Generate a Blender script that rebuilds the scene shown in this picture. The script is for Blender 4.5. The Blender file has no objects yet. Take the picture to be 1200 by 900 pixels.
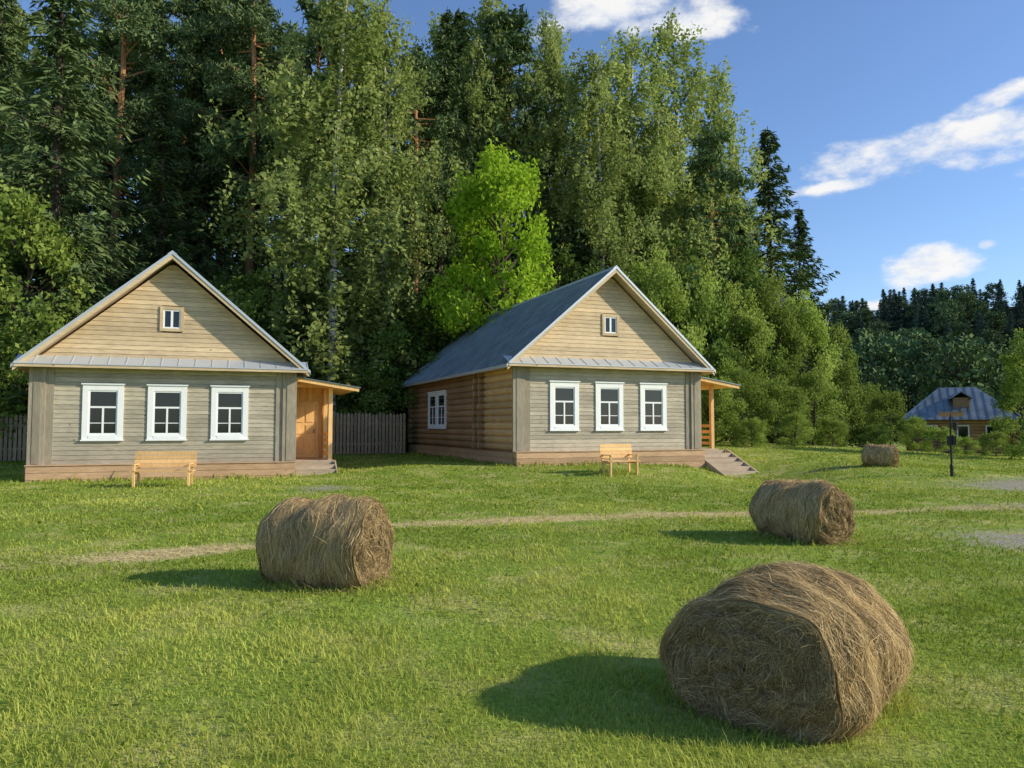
import bpy, math, random
import numpy as np
from mathutils import Vector
rng=np.random.default_rng(7); random.seed(7)
scene=bpy.context.scene
F=900.0; HZ=500.0; EYE=1.7

# ------------------------------------------------------------ terrain
def ss(t):
    t=np.clip(t,0,1); return t*t*(3-2*t)
def wob(x,y,s,seed=0):
    r=np.random.default_rng(100+seed); o=0
    for k in range(7):
        a=r.uniform(0,6.28); f=s*r.uniform(.5,1.8); o=o+np.sin(f*(x*math.cos(a)+y*math.sin(a))+r.uniform(0,6.28))
    return o/7*1.6
def gh(x,y):
    x=np.asarray(x,float); y=np.asarray(y,float)
    k=ss((x+8)/5)
    h=.3*(k*ss((y-23.5)/4)+(1-k)*ss((y-28)/8))*(1-ss((x-12)/8))
    h=h+.5*ss((y-31)/13)*ss((x-5)/5)*(1-ss((x-19)/9))
    h=h-.62*np.exp(-(((x-8.9)/2.1)**2+((y-27.8)/3.3)**2))
    h=h+.035*wob(x,y,.7,1)*ss((60-np.hypot(x,y))/20)
    yb=np.where(x<5,46.,46+1.7*(x-5))
    cap=32*(1-ss((x-3)/26))
    s=np.maximum(0,y-yb)
    h=h+cap*(1-np.exp(-s*.5/np.maximum(cap,.1)))*(cap>.05)
    h=h+60*np.exp(-(((x-300)/190)**2+((y-390)/100)**2))
    h=h+30*np.exp(-(((x-60)/160)**2+((y-420)/90)**2))
    return h
PX=[-60,-30,-6.4,-4.7,-3.8,-2,1.6,7,10.7,30,60]; PY=[3,6.5,9.5,10.3,11.2,13.3,14.5,15.6,16.1,17,18]
def pathm(x,y):
    yp=np.interp(x,PX,PY)+.22*wob(x,x*0,1.3,5)
    sl=(np.interp(x+.5,PX,PY)-np.interp(x-.5,PX,PY))
    d=np.abs(y-yp)/np.sqrt(1+sl*sl)
    w=.58+.26*wob(x,y,1.1,6)+.2*ss((-x-2)/3)
    return (1-ss((d-w*.15)/(w*1.2)))*np.clip(.74+.5*wob(x,y,1.7,8),.2,1)
def gravm(x,y):
    a=np.exp(-(((x-7.9)/1.5)**2+((y-11.6)/1.5)**2))*.9
    b=np.exp(-(((x-16.5)/4.0)**2+((y-21.5)/3.2)**2))*1.25
    c=np.exp(-(((x-30)/13)**2+((y-24-.2*(x-20))/3.5)**2))*1.25
    d=np.exp(-(((x+5.2)/1.0)**2+((y-21.3)/1.6)**2))*.75
    e=np.exp(-(((x-12)/3)**2+((y-16.4)/.9)**2))*.75
    return np.clip(np.maximum.reduce([a,b,c,d,e]),0,1)

# ------------------------------------------------------------ mesh helpers
def build(name,parts,mats,smooth=False,link=True):
    me=bpy.data.meshes.new(name)
    Vs=[];idx=[];tot=[];mi=[];rd=[];off=0
    for V,Fc,m,r in parts:
        V=np.asarray(V,float).reshape(-1,3); Fc=np.asarray(Fc,int)
        if len(Fc)==0: continue
        Vs.append(V); idx.append((Fc+off).ravel()); tot.append(np.full(len(Fc),Fc.shape[1]))
        mi.append(np.full(len(Fc),m)); rd.append(np.broadcast_to(np.asarray(r,float),(len(Fc),)))
        off+=len(V)
    V=np.concatenate(Vs); idx=np.concatenate(idx); tot=np.concatenate(tot); mi=np.concatenate(mi); rd=np.concatenate(rd)
    me.vertices.add(len(V)); me.vertices.foreach_set("co",V.ravel().astype(np.float32))
    me.loops.add(len(idx)); me.loops.foreach_set("vertex_index",idx.astype(np.int32))
    me.polygons.add(len(tot)); st=np.concatenate([[0],np.cumsum(tot)[:-1]])
    me.polygons.foreach_set("loop_start",st.astype(np.int32))
    for m in mats: me.materials.append(m)
    me.polygons.foreach_set("material_index",mi.astype(np.int32))
    at=me.attributes.new("rnd",'FLOAT','FACE'); at.data.foreach_set("value",rd.astype(np.float32))
    me.update(calc_edges=True)
    me.polygons.foreach_set("use_smooth",np.full(len(tot),bool(smooth)))
    if not link: return me
    ob=bpy.data.objects.new(name,me); scene.collection.objects.link(ob); return ob
def empty(name,loc=(0,0,0),rz=0,sc=1):
    e=bpy.data.objects.new(name,None); scene.collection.objects.link(e); e.location=loc; e.rotation_euler=(0,0,rz); e.scale=(sc,)*3
    e.empty_display_size=.3
    return e
BF=np.array([[0,1,3,2],[4,6,7,5],[0,4,5,1],[2,3,7,6],[0,2,6,4],[1,5,7,3]])
class MB:
    def __init__(s,fn=None): s.p=[]; s.fn=fn or (lambda u,w,v:(u,w,v))
    def hexa(s,c,m=0,r=None):
        c=[s.fn(*q) for q in c]
        s.p.append((np.array(c,float),BF,m,random.random() if r is None else r))
    def box(s,x0,x1,y0,y1,z0,z1,m=0,r=None):
        s.hexa([(x,y,z) for x in (x0,x1) for y in (y0,y1) for z in (z0,z1)],m,r)
    def prxz(s,P,y0,y1,m=0,r=None):
        c=[(P[0][0],y0,P[0][1]),(P[1][0],y0,P[1][1]),(P[0][0],y1,P[0][1]),(P[1][0],y1,P[1][1]),
           (P[2][0],y0,P[2][1]),(P[3][0],y0,P[3][1]),(P[2][0],y1,P[2][1]),(P[3][0],y1,P[3][1])]
        s.hexa(c,m,r)
    def pryz(s,P,x0,x1,m=0,r=None):
        c=[(x0,)+tuple(P[0]),(x0,)+tuple(P[1]),(x0,)+tuple(P[2]),(x0,)+tuple(P[3]),
           (x1,)+tuple(P[0]),(x1,)+tuple(P[1]),(x1,)+tuple(P[2]),(x1,)+tuple(P[3])]
        s.hexa(c,m,r)
    def tube(s,pts,rad,n=10,m=0,r=None,cap=True):
        V,Fq=tube(np.array([s.fn(*p) for p in pts],float),rad,n)
        rr=random.random() if r is None else r
        s.p.append((V,Fq,m,rr))
        if cap:
            k=len(pts)
            for a in (0,k-1):
                ring=V[a*n:(a+1)*n]; c=ring.mean(0)
                VV=np.vstack([ring,c[None]]); FF=np.array([[i,(i+1)%n,n] for i in range(n)])
                s.p.append((VV,FF,m,rr))
    def obj(s,name,mats,parent=None,smooth=False):
        o=build(name,s.p,mats,smooth)
        if parent: o.parent=parent
        return o
def tube(P,rad,n=7):
    P=np.asarray(P,float); k=len(P); rad=np.broadcast_to(np.asarray(rad,float),(k,))
    T=np.gradient(P,axis=0); T/=np.linalg.norm(T,axis=1)[:,None]+1e-9
    ref=np.array([0,0,1.]) if abs(T[:,2].mean())<.8 else np.array([1.,0,0])
    A=np.cross(T,ref); A/=np.linalg.norm(A,axis=1)[:,None]+1e-9; B=np.cross(T,A)
    th=np.arange(n)/n*2*math.pi
    V=P[:,None]+rad[:,None,None]*(np.cos(th)[None,:,None]*A[:,None]+np.sin(th)[None,:,None]*B[:,None])
    i=np.arange(k-1)[:,None]*n; j=np.arange(n)[None]; j2=(j+1)%n
    Fq=np.stack([i+j,i+j2,i+n+j2,i+n+j],-1).reshape(-1,4)
    return V.reshape(-1,3),Fq

# ------------------------------------------------------------ materials
def N(nt,t,**kw):
    n=nt.nodes.new(t)
    for k,v in kw.items(): setattr(n,k,v)
    return n
def newmat(name):
    m=bpy.data.materials.new(name); m.use_nodes=True; nt=m.node_tree; nt.nodes.clear()
    out=N(nt,'ShaderNodeOutputMaterial'); return m,nt,out
def ramp(nt,fac,stops):
    r=N(nt,'ShaderNodeValToRGB'); e=r.color_ramp.elements
    while len(e)<len(stops): e.new(.5)
    for q,(p,c) in zip(e,stops): q.position=p; q.color=(*c,1)
    nt.links.new(fac,r.inputs[0]); return r.outputs[0]
def mixc(nt,a,b,f,mode='MIX'):
    n=N(nt,'ShaderNodeMix',data_type='RGBA',blend_type=mode)
    for s,v in ((n.inputs[0],f),(n.inputs[6],a),(n.inputs[7],b)):
        if isinstance(v,bpy.types.NodeSocket): nt.links.new(v,s)
        else: s.default_value=v if not isinstance(v,tuple) else (*v,1)
    return n.outputs[2]
def mth(nt,op,a,b=None,c=None,clamp=False):
    n=N(nt,'ShaderNodeMath',operation=op,use_clamp=clamp)
    for s,v in zip(n.inputs,(a,b,c)):
        if v is None: continue
        if isinstance(v,bpy.types.NodeSocket): nt.links.new(v,s)
        else: s.default_value=v
    return n.outputs[0]
def noise(nt,scale,detail=4,vec=None,stretch=None,rough=.55):
    n=N(nt,'ShaderNodeTexNoise'); n.inputs['Scale'].default_value=scale; n.inputs['Detail'].default_value=detail; n.inputs['Roughness'].default_value=rough
    if vec is None:
        vec=N(nt,'ShaderNodeTexCoord').outputs['Object']
    if stretch:
        mp=N(nt,'ShaderNodeMapping'); mp.inputs['Scale'].default_value=stretch; nt.links.new(vec,mp.inputs[0]); vec=mp.outputs[0]
    nt.links.new(vec,n.inputs['Vector']); return n.outputs['Fac']
def attr(nt,name): 
    a=N(nt,'ShaderNodeAttribute'); a.attribute_name=name; return a.outputs['Fac']
def princ(nt,out,col,rough=.7,metal=0,bump=None,bstr=.3,bdist=.01,spec=.3):
    p=N(nt,'ShaderNodeBsdfPrincipled')
    if isinstance(col,bpy.types.NodeSocket): nt.links.new(col,p.inputs['Base Color'])
    else: p.inputs['Base Color'].default_value=(*col,1)
    if isinstance(rough,bpy.types.NodeSocket): nt.links.new(rough,p.inputs['Roughness'])
    else: p.inputs['Roughness'].default_value=rough
    p.inputs['Metallic'].default_value=metal; p.inputs['Specular IOR Level'].default_value=spec
    if bump is not None:
        b=N(nt,'ShaderNodeBump'); b.inputs['Strength'].default_value=bstr; b.inputs['Distance'].default_value=bdist
        nt.links.new(bump,b.inputs['Height']); nt.links.new(b.outputs[0],p.inputs['Normal'])
    nt.links.new(p.outputs[0],out.inputs[0]); return p
def wood(name,c1,c2,stretch=(1.2,12,14),var=.35,rough=.7,spec=.25):
    m,nt,out=newmat(name)
    n1=noise(nt,3,4,stretch=stretch,rough=.65); n2=noise(nt,.9,3)
    c=ramp(nt,n1,[(.3,c1),(.7,c2)])
    r=attr(nt,'rnd'); v=mth(nt,'MULTIPLY_ADD',r,var,1-var*.5)
    v=mth(nt,'MULTIPLY',v,mth(nt,'MULTIPLY_ADD',n2,.6,.7))
    c=mixc(nt,c,v,1.,'MULTIPLY') 
    vo=N(nt,'ShaderNodeTexVoronoi'); vo.inputs['Scale'].default_value=2.2
    tc=N(nt,'ShaderNodeTexCoord'); nt.links.new(tc.outputs['Object'],vo.inputs['Vector'])
    k=mth(nt,'LESS_THAN',vo.outputs['Distance'],.07)
    c=mixc(nt,c,tuple(x*.45 for x in c1),mth(nt,'MULTIPLY',k,.7))
    princ(nt,out,c,rough,0,n1,.35,.01,spec); return m
def leafmat(name,c1,c2,tr=.35,ovar=.35):
    m,nt,out=newmat(name)
    r=attr(nt,'rnd'); c=ramp(nt,r,[(0,c1),(1,c2)])
    if ovar>0:
        oi=N(nt,'ShaderNodeObjectInfo'); v=mth(nt,'MULTIPLY_ADD',oi.outputs['Random'],ovar,1-ovar*.5)
        c=mixc(nt,c,v,1.,'MULTIPLY')
    d=N(nt,'ShaderNodeBsdfDiffuse'); nt.links.new(c,d.inputs[0])
    if tr<=0: nt.links.new(d.outputs[0],out.inputs[0]); return m
    t=N(nt,'ShaderNodeBsdfTranslucent'); mx=N(nt,'ShaderNodeMixShader'); mx.inputs[0].default_value=tr
    nt.links.new(mixc(nt,c,(1.0,.95,.5),.35,'MULTIPLY'),t.inputs[0])
    nt.links.new(d.outputs[0],mx.inputs[1]); nt.links.new(t.outputs[0],mx.inputs[2]); nt.links.new(mx.outputs[0],out.inputs[0]); return m
def plain(name,c,rough=.6,metal=0,var=.15,spec=.3):
    m,nt,out=newmat(name); n=noise(nt,6,4); col=mixc(nt,c,mth(nt,'MULTIPLY_ADD',n,var*2,1-var),1.,'MULTIPLY')
    princ(nt,out,col,rough,metal,n,.1,.01,spec); return m

M_facade=wood('facade_planks',(.32,.275,.195),(.53,.465,.35))
M_gable=wood('gable_planks',(.47,.345,.20),(.70,.54,.34))
M_plinth=wood('plinth_boards',(.38,.23,.13),(.58,.38,.22))
M_pil=wood('corner_boards',(.24,.20,.145),(.39,.335,.245),stretch=(12,12,1.2))
M_logL=wood('logs_light',(.50,.29,.13),(.70,.45,.22),stretch=(12,1.2,12))
M_logD=wood('logs_dark',(.29,.16,.08),(.48,.29,.15),stretch=(12,1.2,12))
M_pine=wood('fresh_pine',(.70,.40,.14),(.86,.57,.26),stretch=(10,10,1.2))
M_step=wood('step_boards',(.36,.28,.19),(.54,.43,.31))
M_fence=wood('fence_boards',(.22,.155,.095),(.46,.34,.215),stretch=(12,12,1.2))
M_white=plain('white_paint',(.86,.86,.84),.5,var=.06)
M_black=plain('black_iron',(.02,.02,.022),.4)
m,nt,out=newmat('window_glass'); princ(nt,out,(.012,.015,.018),.06,0,noise(nt,1.5,2),.05,.02,.6); M_glass=m
m,nt,out=newmat('metal_roof'); n=noise(nt,1.3,4,stretch=(1,1,1)); 
c=ramp(nt,n,[(.3,(.17,.205,.22)),(.7,(.29,.335,.36))]); princ(nt,out,mixc(nt,c,mth(nt,'MULTIPLY_ADD',attr(nt,'rnd'),.35,.82),1.,'MULTIPLY'),.42,.5,n,.08,.02,.5); M_roof=m
m,nt,out=newmat('metal_trim'); princ(nt,out,(.55,.58,.6),.4,.35,None,spec=.5); M_trim=m
M_bark=plain('dark_bark',(.07,.055,.04),.9,var=.5)
m,nt,out=newmat('pine_bark'); n=noise(nt,2,4); 
g=N(nt,'ShaderNodeSeparateXYZ'); nt.links.new(N(nt,'ShaderNodeTexCoord').outputs['Object'],g.inputs[0])
f=mth(nt,'MULTIPLY_ADD',g.outputs[2],.07,-.4,clamp=True); c=mixc(nt,(.10,.07,.05),(.45,.22,.10),f); princ(nt,out,mixc(nt,c,mth(nt,'MULTIPLY_ADD',n,1.,.5),1.,'MULTIPLY'),.9); M_pbark=m
m,nt,out=newmat('birch_bark'); n=noise(nt,2.2,4,stretch=(1,1,3)); c=ramp(nt,n,[(.40,(.06,.05,.05)),(.47,(.50,.48,.43)),(.7,(.62,.60,.54))]); princ(nt,out,c,.8); M_bbark=m
L_birch=leafmat('birch_leaves',(.15,.22,.045),(.49,.55,.20),.45,.3)
L_maple=leafmat('maple_leaves',(.19,.34,.02),(.44,.60,.06),.45,.1)
L_decid=leafmat('broadleaf_leaves',(.08,.14,.03),(.24,.34,.08),.35,.5)
L_bush=leafmat('shrub_leaves',(.12,.20,.03),(.40,.49,.12),.42,.6)
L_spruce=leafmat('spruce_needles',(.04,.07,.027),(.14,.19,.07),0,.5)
L_pine=leafmat('pine_needles',(.06,.10,.035),(.17,.23,.10),0,.4)
L_far=leafmat('hazed_conifer_needles',(.055,.085,.065),(.10,.14,.095),0,.4)  # distance haze put into the needle colour: bluer and paler
L_fard=leafmat('far_broadleaf_leaves',(.08,.125,.055),(.17,.23,.09),0,.5)
L_grass=leafmat('grass_blades',(.15,.24,.02),(.56,.58,.13),.38,0)
L_hay=leafmat('hay_strands',(.15,.10,.045),(.80,.60,.31),.2,.1)
L_dhay=leafmat('dry_hay',(.50,.40,.18),(.82,.68,.37),.2,0)
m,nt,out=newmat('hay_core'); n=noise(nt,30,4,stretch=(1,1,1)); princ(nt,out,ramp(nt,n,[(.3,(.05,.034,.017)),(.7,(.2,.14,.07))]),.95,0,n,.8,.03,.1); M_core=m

# ground material
m,nt,out=newmat('grass_ground')
n1=noise(nt,.35,3); n2=noise(nt,25,4); n3=noise(nt,3,3); n4=noise(nt,.9,4,rough=.65)
c=ramp(nt,n1,[(.35,(.17,.27,.028)),(.65,(.33,.40,.06))])
c=mixc(nt,c,ramp(nt,n2,[(.3,(.08,.14,.015)),(.7,(.34,.43,.07))]),.5)
c=mixc(nt,c,(.52,.46,.17),mth(nt,'MULTIPLY_ADD',n4,4.4,-2.1,clamp=True))
pm=attr(nt,'path'); pf=mth(nt,'MULTIPLY_ADD',n2,1.2,-.6); pf=mth(nt,'ADD',pf,pm); pf=mth(nt,'MULTIPLY_ADD',pf,1.6,-.25,clamp=True)
c=mixc(nt,c,ramp(nt,n2,[(.3,(.42,.34,.14)),(.7,(.74,.60,.29))]),pf)
gm=attr(nt,'gravel'); gf=mth(nt,'ADD',mth(nt,'MULTIPLY_ADD',n3,1.4,-.75),gm); gf=mth(nt,'MULTIPLY_ADD',gf,1.8,-.45,clamp=True)
vo=N(nt,'ShaderNodeTexVoronoi'); vo.inputs['Scale'].default_value=28; nt.links.new(N(nt,'ShaderNodeTexCoord').outputs['Object'],vo.inputs['Vector'])
c=mixc(nt,c,ramp(nt,vo.outputs['Distance'],[(.1,(.60,.54,.43)),(.6,(.27,.235,.17))]),gf)
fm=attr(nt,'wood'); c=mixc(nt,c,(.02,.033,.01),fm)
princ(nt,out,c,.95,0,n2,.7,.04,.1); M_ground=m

# ------------------------------------------------------------ ground sheet
n=560; t=np.linspace(-1,1,n); k=7.0
gx=1500*np.sinh(k*t)/math.sinh(k); gy=gx+12
X,Y=np.meshgrid(gx,gy); Z=gh(X,Y)
i=np.arange(n-1)[:,None]*n+np.arange(n-1)[None]
Fq=np.stack([i,i+1,i+n+1,i+n],-1).reshape(-1,4)
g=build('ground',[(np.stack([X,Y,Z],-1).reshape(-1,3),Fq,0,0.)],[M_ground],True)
for nm,arr in (('path',pathm(X,Y)),('gravel',gravm(X,Y)),
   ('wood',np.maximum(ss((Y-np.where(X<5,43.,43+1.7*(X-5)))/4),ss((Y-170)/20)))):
    a=g.data.attributes.new(nm,'FLOAT','POINT'); a.data.foreach_set('value',arr.ravel().astype(np.float32))

# ------------------------------------------------------------ grass blades (one object)
YL=math.radians(20); YR=math.radians(22)
HOUSES=[(-14.85,23.9,YL,9.5),(.15,27.5,YR,14.5)]
def hl(x,y,h):
    cx,cy,yaw,D=h
    return (x-cx)*math.cos(yaw)+(y-cy)*math.sin(yaw),-(x-cx)*math.sin(yaw)+(y-cy)*math.cos(yaw)
def inhouse(x,y):
    r=np.zeros(len(x),bool)
    for h in HOUSES:
        lx,ly=hl(x,y,h); r|=(lx>-.15)&(lx<9.3)&(ly>-.3)&(ly<h[3])
    return r
def edge(x,y):
    r=np.zeros(len(x))
    for h in HOUSES:
        lx,ly=hl(x,y,h); dx=np.maximum(np.maximum(-.2-lx,lx-9.3),0); dy=np.maximum(np.maximum(-.35-ly,ly-h[3]),0)
        r=np.maximum(r,np.exp(-(np.hypot(dx,dy)/.45)**2))
    for bx,by in ((-9.85,21.8),(3.55,25.2),(14.2,25),(8.6,28)): r=np.maximum(r,np.exp(-(np.hypot(x-bx,y-by)/.8)**2)*.8)
    return r
BALES=[(1.76,5.04,.62),(-2.05,8.5,.55),(4.42,11.8,.55),(13.3,27.8,.5)]
def blades(Nb,y0,y1,hmul,name,mat,seed):
    r=np.random.default_rng(seed)
    y=np.exp(r.uniform(math.log(y0),math.log(y1),Nb)); x=r.uniform(-1,1,Nb)*(y*.80+1.2)
    pm=pathm(x,y); gm=gravm(x,y)
    keep=(r.random(Nb)>np.maximum(np.clip(pm*1.3,0,.95),np.clip(gm*1.35,0,.97)))&~inhouse(x,y)
    th=wob(x,y,2.2,31); keep&=(r.random(Nb)>.65*ss((th-.0)/.7))
    x=x[keep];y=y[keep];m=len(x); z=gh(x,y)
    patch=.5+.5*wob(x,y,1.1,11); patch2=.5+.5*wob(x,y,5,12); dry=ss((wob(x,y,.45,14)-.1)/.6); dry2=ss((wob(x,y,1.9,15)-.3)/.4)
    near=np.zeros(m)
    for bx,by,br in BALES: near=np.maximum(near,np.exp(-((np.hypot(x-bx,y-by)-br)/.16)**2))
    ed=edge(x,y)
    tall=r.random(m)<.014
    h=hmul*(.010+.024*r.random(m)+.032*patch2**2)*(1+.018*y)*np.where(tall,2.,1)*(1+near*1.1+ed*2.6*(.4+.6*patch))
    w=(.0020+.0016*r.random(m))*np.maximum(1,y/4.2)
    a=r.uniform(0,6.283,m); dx=np.cos(a);dy=np.sin(a)
    le=h*r.uniform(.2,1.8,m)*(1-.5*ed); b=a+r.uniform(.8,2.3,m)
    P=np.stack([x,y,z],-1); W=np.stack([dx*w,dy*w,0*w],-1)
    L=np.stack([np.cos(b)*le,np.sin(b)*le,h],-1)
    Mid=P+L*np.array([.35,.35,.65]); 
    V=np.stack([P-W,P+W,Mid+W*.8,Mid-W*.8,P+L],1).reshape(-1,3)
    o=np.arange(m)*5
    q=np.stack([o,o+1,o+2,o+3],-1); tt=np.stack([o+3,o+2,o+4],-1)
    rd=np.clip(-.10+.28*r.random(m)+.34*patch+.18*patch2+.30*dry+.30*dry2+np.where(r.random(m)<.07,.45,0),0,1)
    return build(name,[(V,q,0,rd),(V,tt,0,rd)],[mat])
blades(330000,2.6,42,1.0,'grass',L_grass,21)
r=np.random.default_rng(9); m=9000; y=np.exp(r.uniform(math.log(2.7),math.log(22),m)); x=r.uniform(-1,1,m)*(y*.8+1)
kk=(wob(x,y,2.6,40)>.1)&(pathm(x,y)<.3)&(gravm(x,y)<.3); x=x[kk];y=y[kk];m=len(x)
s=(.010+.014*r.random(m))*np.maximum(1,y/6); a=r.uniform(0,6.28,m); z=gh(x,y)+.015+.03*r.random(m)
A=np.stack([np.cos(a)*s,np.sin(a)*s,r.normal(0,.35,m)*s],-1); B=np.stack([-np.sin(a)*s*.6,np.cos(a)*s*.6,r.normal(0,.2,m)*s],-1); P=np.stack([x,y,z],-1)
o=np.arange(m)*6
V=np.stack([P-A,P-A*.3+B,P+A*.5+B*.8,P+A,P+A*.5-B*.8,P-A*.3-B],1).reshape(-1,3)
build('lawn_weeds',[(V,np.stack([o+j for j in range(6)],-1),0,.05+.6*r.random(m))],[L_grass])

# dry hay lying on the path
r=np.random.default_rng(5); m=22000
x=r.uniform(-14,22,m); yp=np.interp(x,PX,PY); y=yp+r.normal(0,.65,m); kk=pathm(x,y)>r.random(m)*1.1; x=x[kk];y=y[kk];m=len(x)
z=gh(x,y)+.01+.02*r.random(m); a=r.uniform(0,6.28,m); l=r.uniform(.03,.09,m); w=.004
T=np.stack([np.cos(a)*l,np.sin(a)*l,r.normal(0,.008,m)],-1); W=np.stack([-np.sin(a)*w,np.cos(a)*w,0*a+.001],-1); P=np.stack([x,y,z],-1)
o=np.arange(m)*4
build('dirt_path',[(np.stack([P-T-W,P+T-W,P+T+W,P-T+W],1).reshape(-1,3),np.stack([o,o+1,o+2,o+3],-1),0,r.random(m))],[L_dhay])

# ------------------------------------------------------------ trees
def unit(v): return v/(np.linalg.norm(v,axis=-1,keepdims=True)+1e-9)
def leaves(C,size,asp,r,bias=None,bw=0):
    m=len(C); a=r.normal(size=(m,3)); 
    if bias is not None: a=unit(a)*(1-bw)+bias*bw
    a=unit(a); b=unit(np.cross(a,r.normal(size=(m,3))))
    s=(size*r.uniform(.6,1.3,m))[:,None]
    V=np.stack([C+a*s,C+b*s*asp,C-a*s,C-b*s*asp],1).reshape(-1,3); o=np.arange(m)*4
    return V,np.stack([o,o+1,o+2,o+3],-1)
def birch(seed,H=25,R=4.7,nb=68,ns=15,nl=26,mat=None,ls=.125):
    r=np.random.default_rng(seed); parts=[]
    t=np.linspace(0,1,12); tr=np.stack([.5*np.sin(t*3+seed)*t,.4*np.cos(t*2.5+seed)*t,t*H],-1)
    V,Fq=tube(tr,.17*(1-t)**.7+.02,8); parts.append((V,Fq,0,.5))
    C=[];RD=[]
    for i in range(nb):
        tt=.15+.84*(i+r.random())/nb; p0=np.array([np.interp(tt,t,tr[:,j]) for j in range(3)])
        prof=np.clip(math.sin(min(1,(tt-.0)/.5)*math.pi/2),0,1)*np.clip((1.04-tt)/.55,0,1)**.7
        L=R*prof*r.uniform(.45,1.2)+.5; az=r.uniform(0,6.283); el=math.radians(r.uniform(25,60))
        d=np.array([math.cos(az)*math.cos(el),math.sin(az)*math.cos(el),math.sin(el)])
        s=np.linspace(0,1,6)[:,None]; Pb=p0+d*L*s*1.1-np.array([0,0,1])*L*.45*s**2.2
        V,Fq=tube(Pb,np.linspace(.035,.006,6),4); parts.append((V,Fq,2,.5))
        br=r.random()
        ks=max(4,int(ns*(.4+.6*L/R)))
        for j in range(ks):
            u=r.uniform(.12,1.08); q=p0+d*L*u*1.1-np.array([0,0,1])*L*.45*u**2.2+r.normal(0,.36,3)
            dl=r.uniform(.5,2.5)*(.4+.6*prof); m=int(nl*(.45+.55*dl/1.5)); v=r.random(m)**.85
            sw=r.normal(0,.15,2)
            cc=np.stack([q[0]+sw[0]*v*dl,q[1]+sw[1]*v*dl,q[2]-v*dl],-1)+r.normal(0,.14,(m,3))
            C.append(cc); RD.append(np.clip(.4*br+.4*r.random()+.2*r.random(m),0,1))
    C=np.concatenate(C);RD=np.concatenate(RD)
    V,Fq=leaves(C,ls,.6,r,np.array([0,0,-1.]),.25); parts.append((V,Fq,1,RD))
    return build('birch_mesh%d'%seed,parts,[M_bbark,mat or L_birch,M_bark],link=False)
def spruce(seed,H=24,R=4.1,den=1.,lm=None,sz=.17,step=1.):
    r=np.random.default_rng(seed); parts=[]
    t=np.linspace(0,1,8); V,Fq=tube(np.stack([0*t,0*t,t*H],-1),.28*(1-t)+.015,7); parts.append((V,Fq,0,.5))
    C=[];A=[];RD=[];h=H*.05
    while h<H*.985:
        tt=h/H; nbr=int(r.integers(4,8)); tier=r.uniform(.65,1.15)
        for b in range(nbr):
            az=r.uniform(0,6.283); L=R*(1-tt)**.85*r.uniform(.5,1.2)*tier+.15
            dr=-.42*(1-tt)**.6+.12*r.normal()+(.35 if tt>.85 else 0)
            d=np.array([math.cos(az),math.sin(az),0]); sd=np.array([-d[1],d[0],0])
            m=int(den*(12+21*L)); u=r.random(m)**.75
            wd=.30*L*(1-u)*.8+.12
            off=r.uniform(-1,1,m)*wd
            zz=h+r.normal(0,.12)+L*(dr*u+.3*u**3)-np.abs(off)*.25-r.random(m)**1.5*.6*(1-tt*.6)
            C.append(np.stack([d[0]*L*u+sd[0]*off,d[1]*L*u+sd[1]*off,zz],-1))
            A.append(d[None]*.6+sd[None]*np.sign(off)[:,None]*.55+np.array([0,0,-.55])+r.normal(0,.3,(m,3)))
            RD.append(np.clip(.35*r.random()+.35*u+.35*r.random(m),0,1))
            if r.random()<.4:
                s=np.linspace(0,1,3)[:,None]; Pb=np.array([0,0,h])+d*L*s+np.array([0,0,1])*L*(dr*s+.3*s**3)
                V,Fq=tube(Pb,[.035,.02,.006],3); parts.append((V,Fq,0,.5))
        h+=r.uniform(.3,.6)*(1.25-.5*tt)*step
    C=np.concatenate(C);A=unit(np.concatenate(A));RD=np.concatenate(RD);m=len(C)
    b=unit(np.cross(A,r.normal(size=(m,3)))); s=(sz*r.uniform(.6,1.4,m))[:,None]
    V=np.stack([C-A*s,C+b*s*.28,C+A*s*1.2,C-b*s*.28],1).reshape(-1,3);o=np.arange(m)*4
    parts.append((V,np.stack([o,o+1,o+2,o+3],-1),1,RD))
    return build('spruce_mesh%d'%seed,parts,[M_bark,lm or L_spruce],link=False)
def pine(seed,H=26,nl=80,ls=.16):
    r=np.random.default_rng(seed); parts=[]; t=np.linspace(0,1,10)
    tr=np.stack([.4*np.sin(2*t+seed),.3*np.sin(3*t),t*H],-1); tr-=tr[0]
    V,Fq=tube(tr,.24*(1-t)**.6+.03,8); parts.append((V,Fq,0,.5)); C=[];RD=[]
    for i in range(52):
        tt=.5+.49*(i+r.random())/52; p0=np.array([np.interp(tt,t,tr[:,j]) for j in range(3)])
        L=(3.1*math.sin(min(1,(1.04-tt)/.38)*math.pi/2))*r.uniform(.4,1.1); az=r.uniform(0,6.28); d=np.array([math.cos(az),math.sin(az),r.uniform(0,.5)])
        s=np.linspace(0,1,4)[:,None]; V,Fq=tube(p0+d*L*s,np.linspace(.06,.01,4),4); parts.append((V,Fq,0,.5))
        for j in range(5):
            c=p0+d*L*r.uniform(.5,1.08)+r.normal(0,.3,3); m=nl; cc=c+unit(r.normal(size=(m,3)))*(r.random((m,1))**.5)*np.array([.62,.62,.36])
            C.append(cc); RD.append(np.clip(.5*r.random()+.5*r.random(m),0,1))
    C=np.concatenate(C);RD=np.concatenate(RD); V,Fq=leaves(C,ls,.25,r,np.array([0,0,1.]),.3); parts.append((V,Fq,1,RD))
    return build('pine_mesh%d'%seed,parts,[M_pbark,L_pine],link=False)
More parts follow.
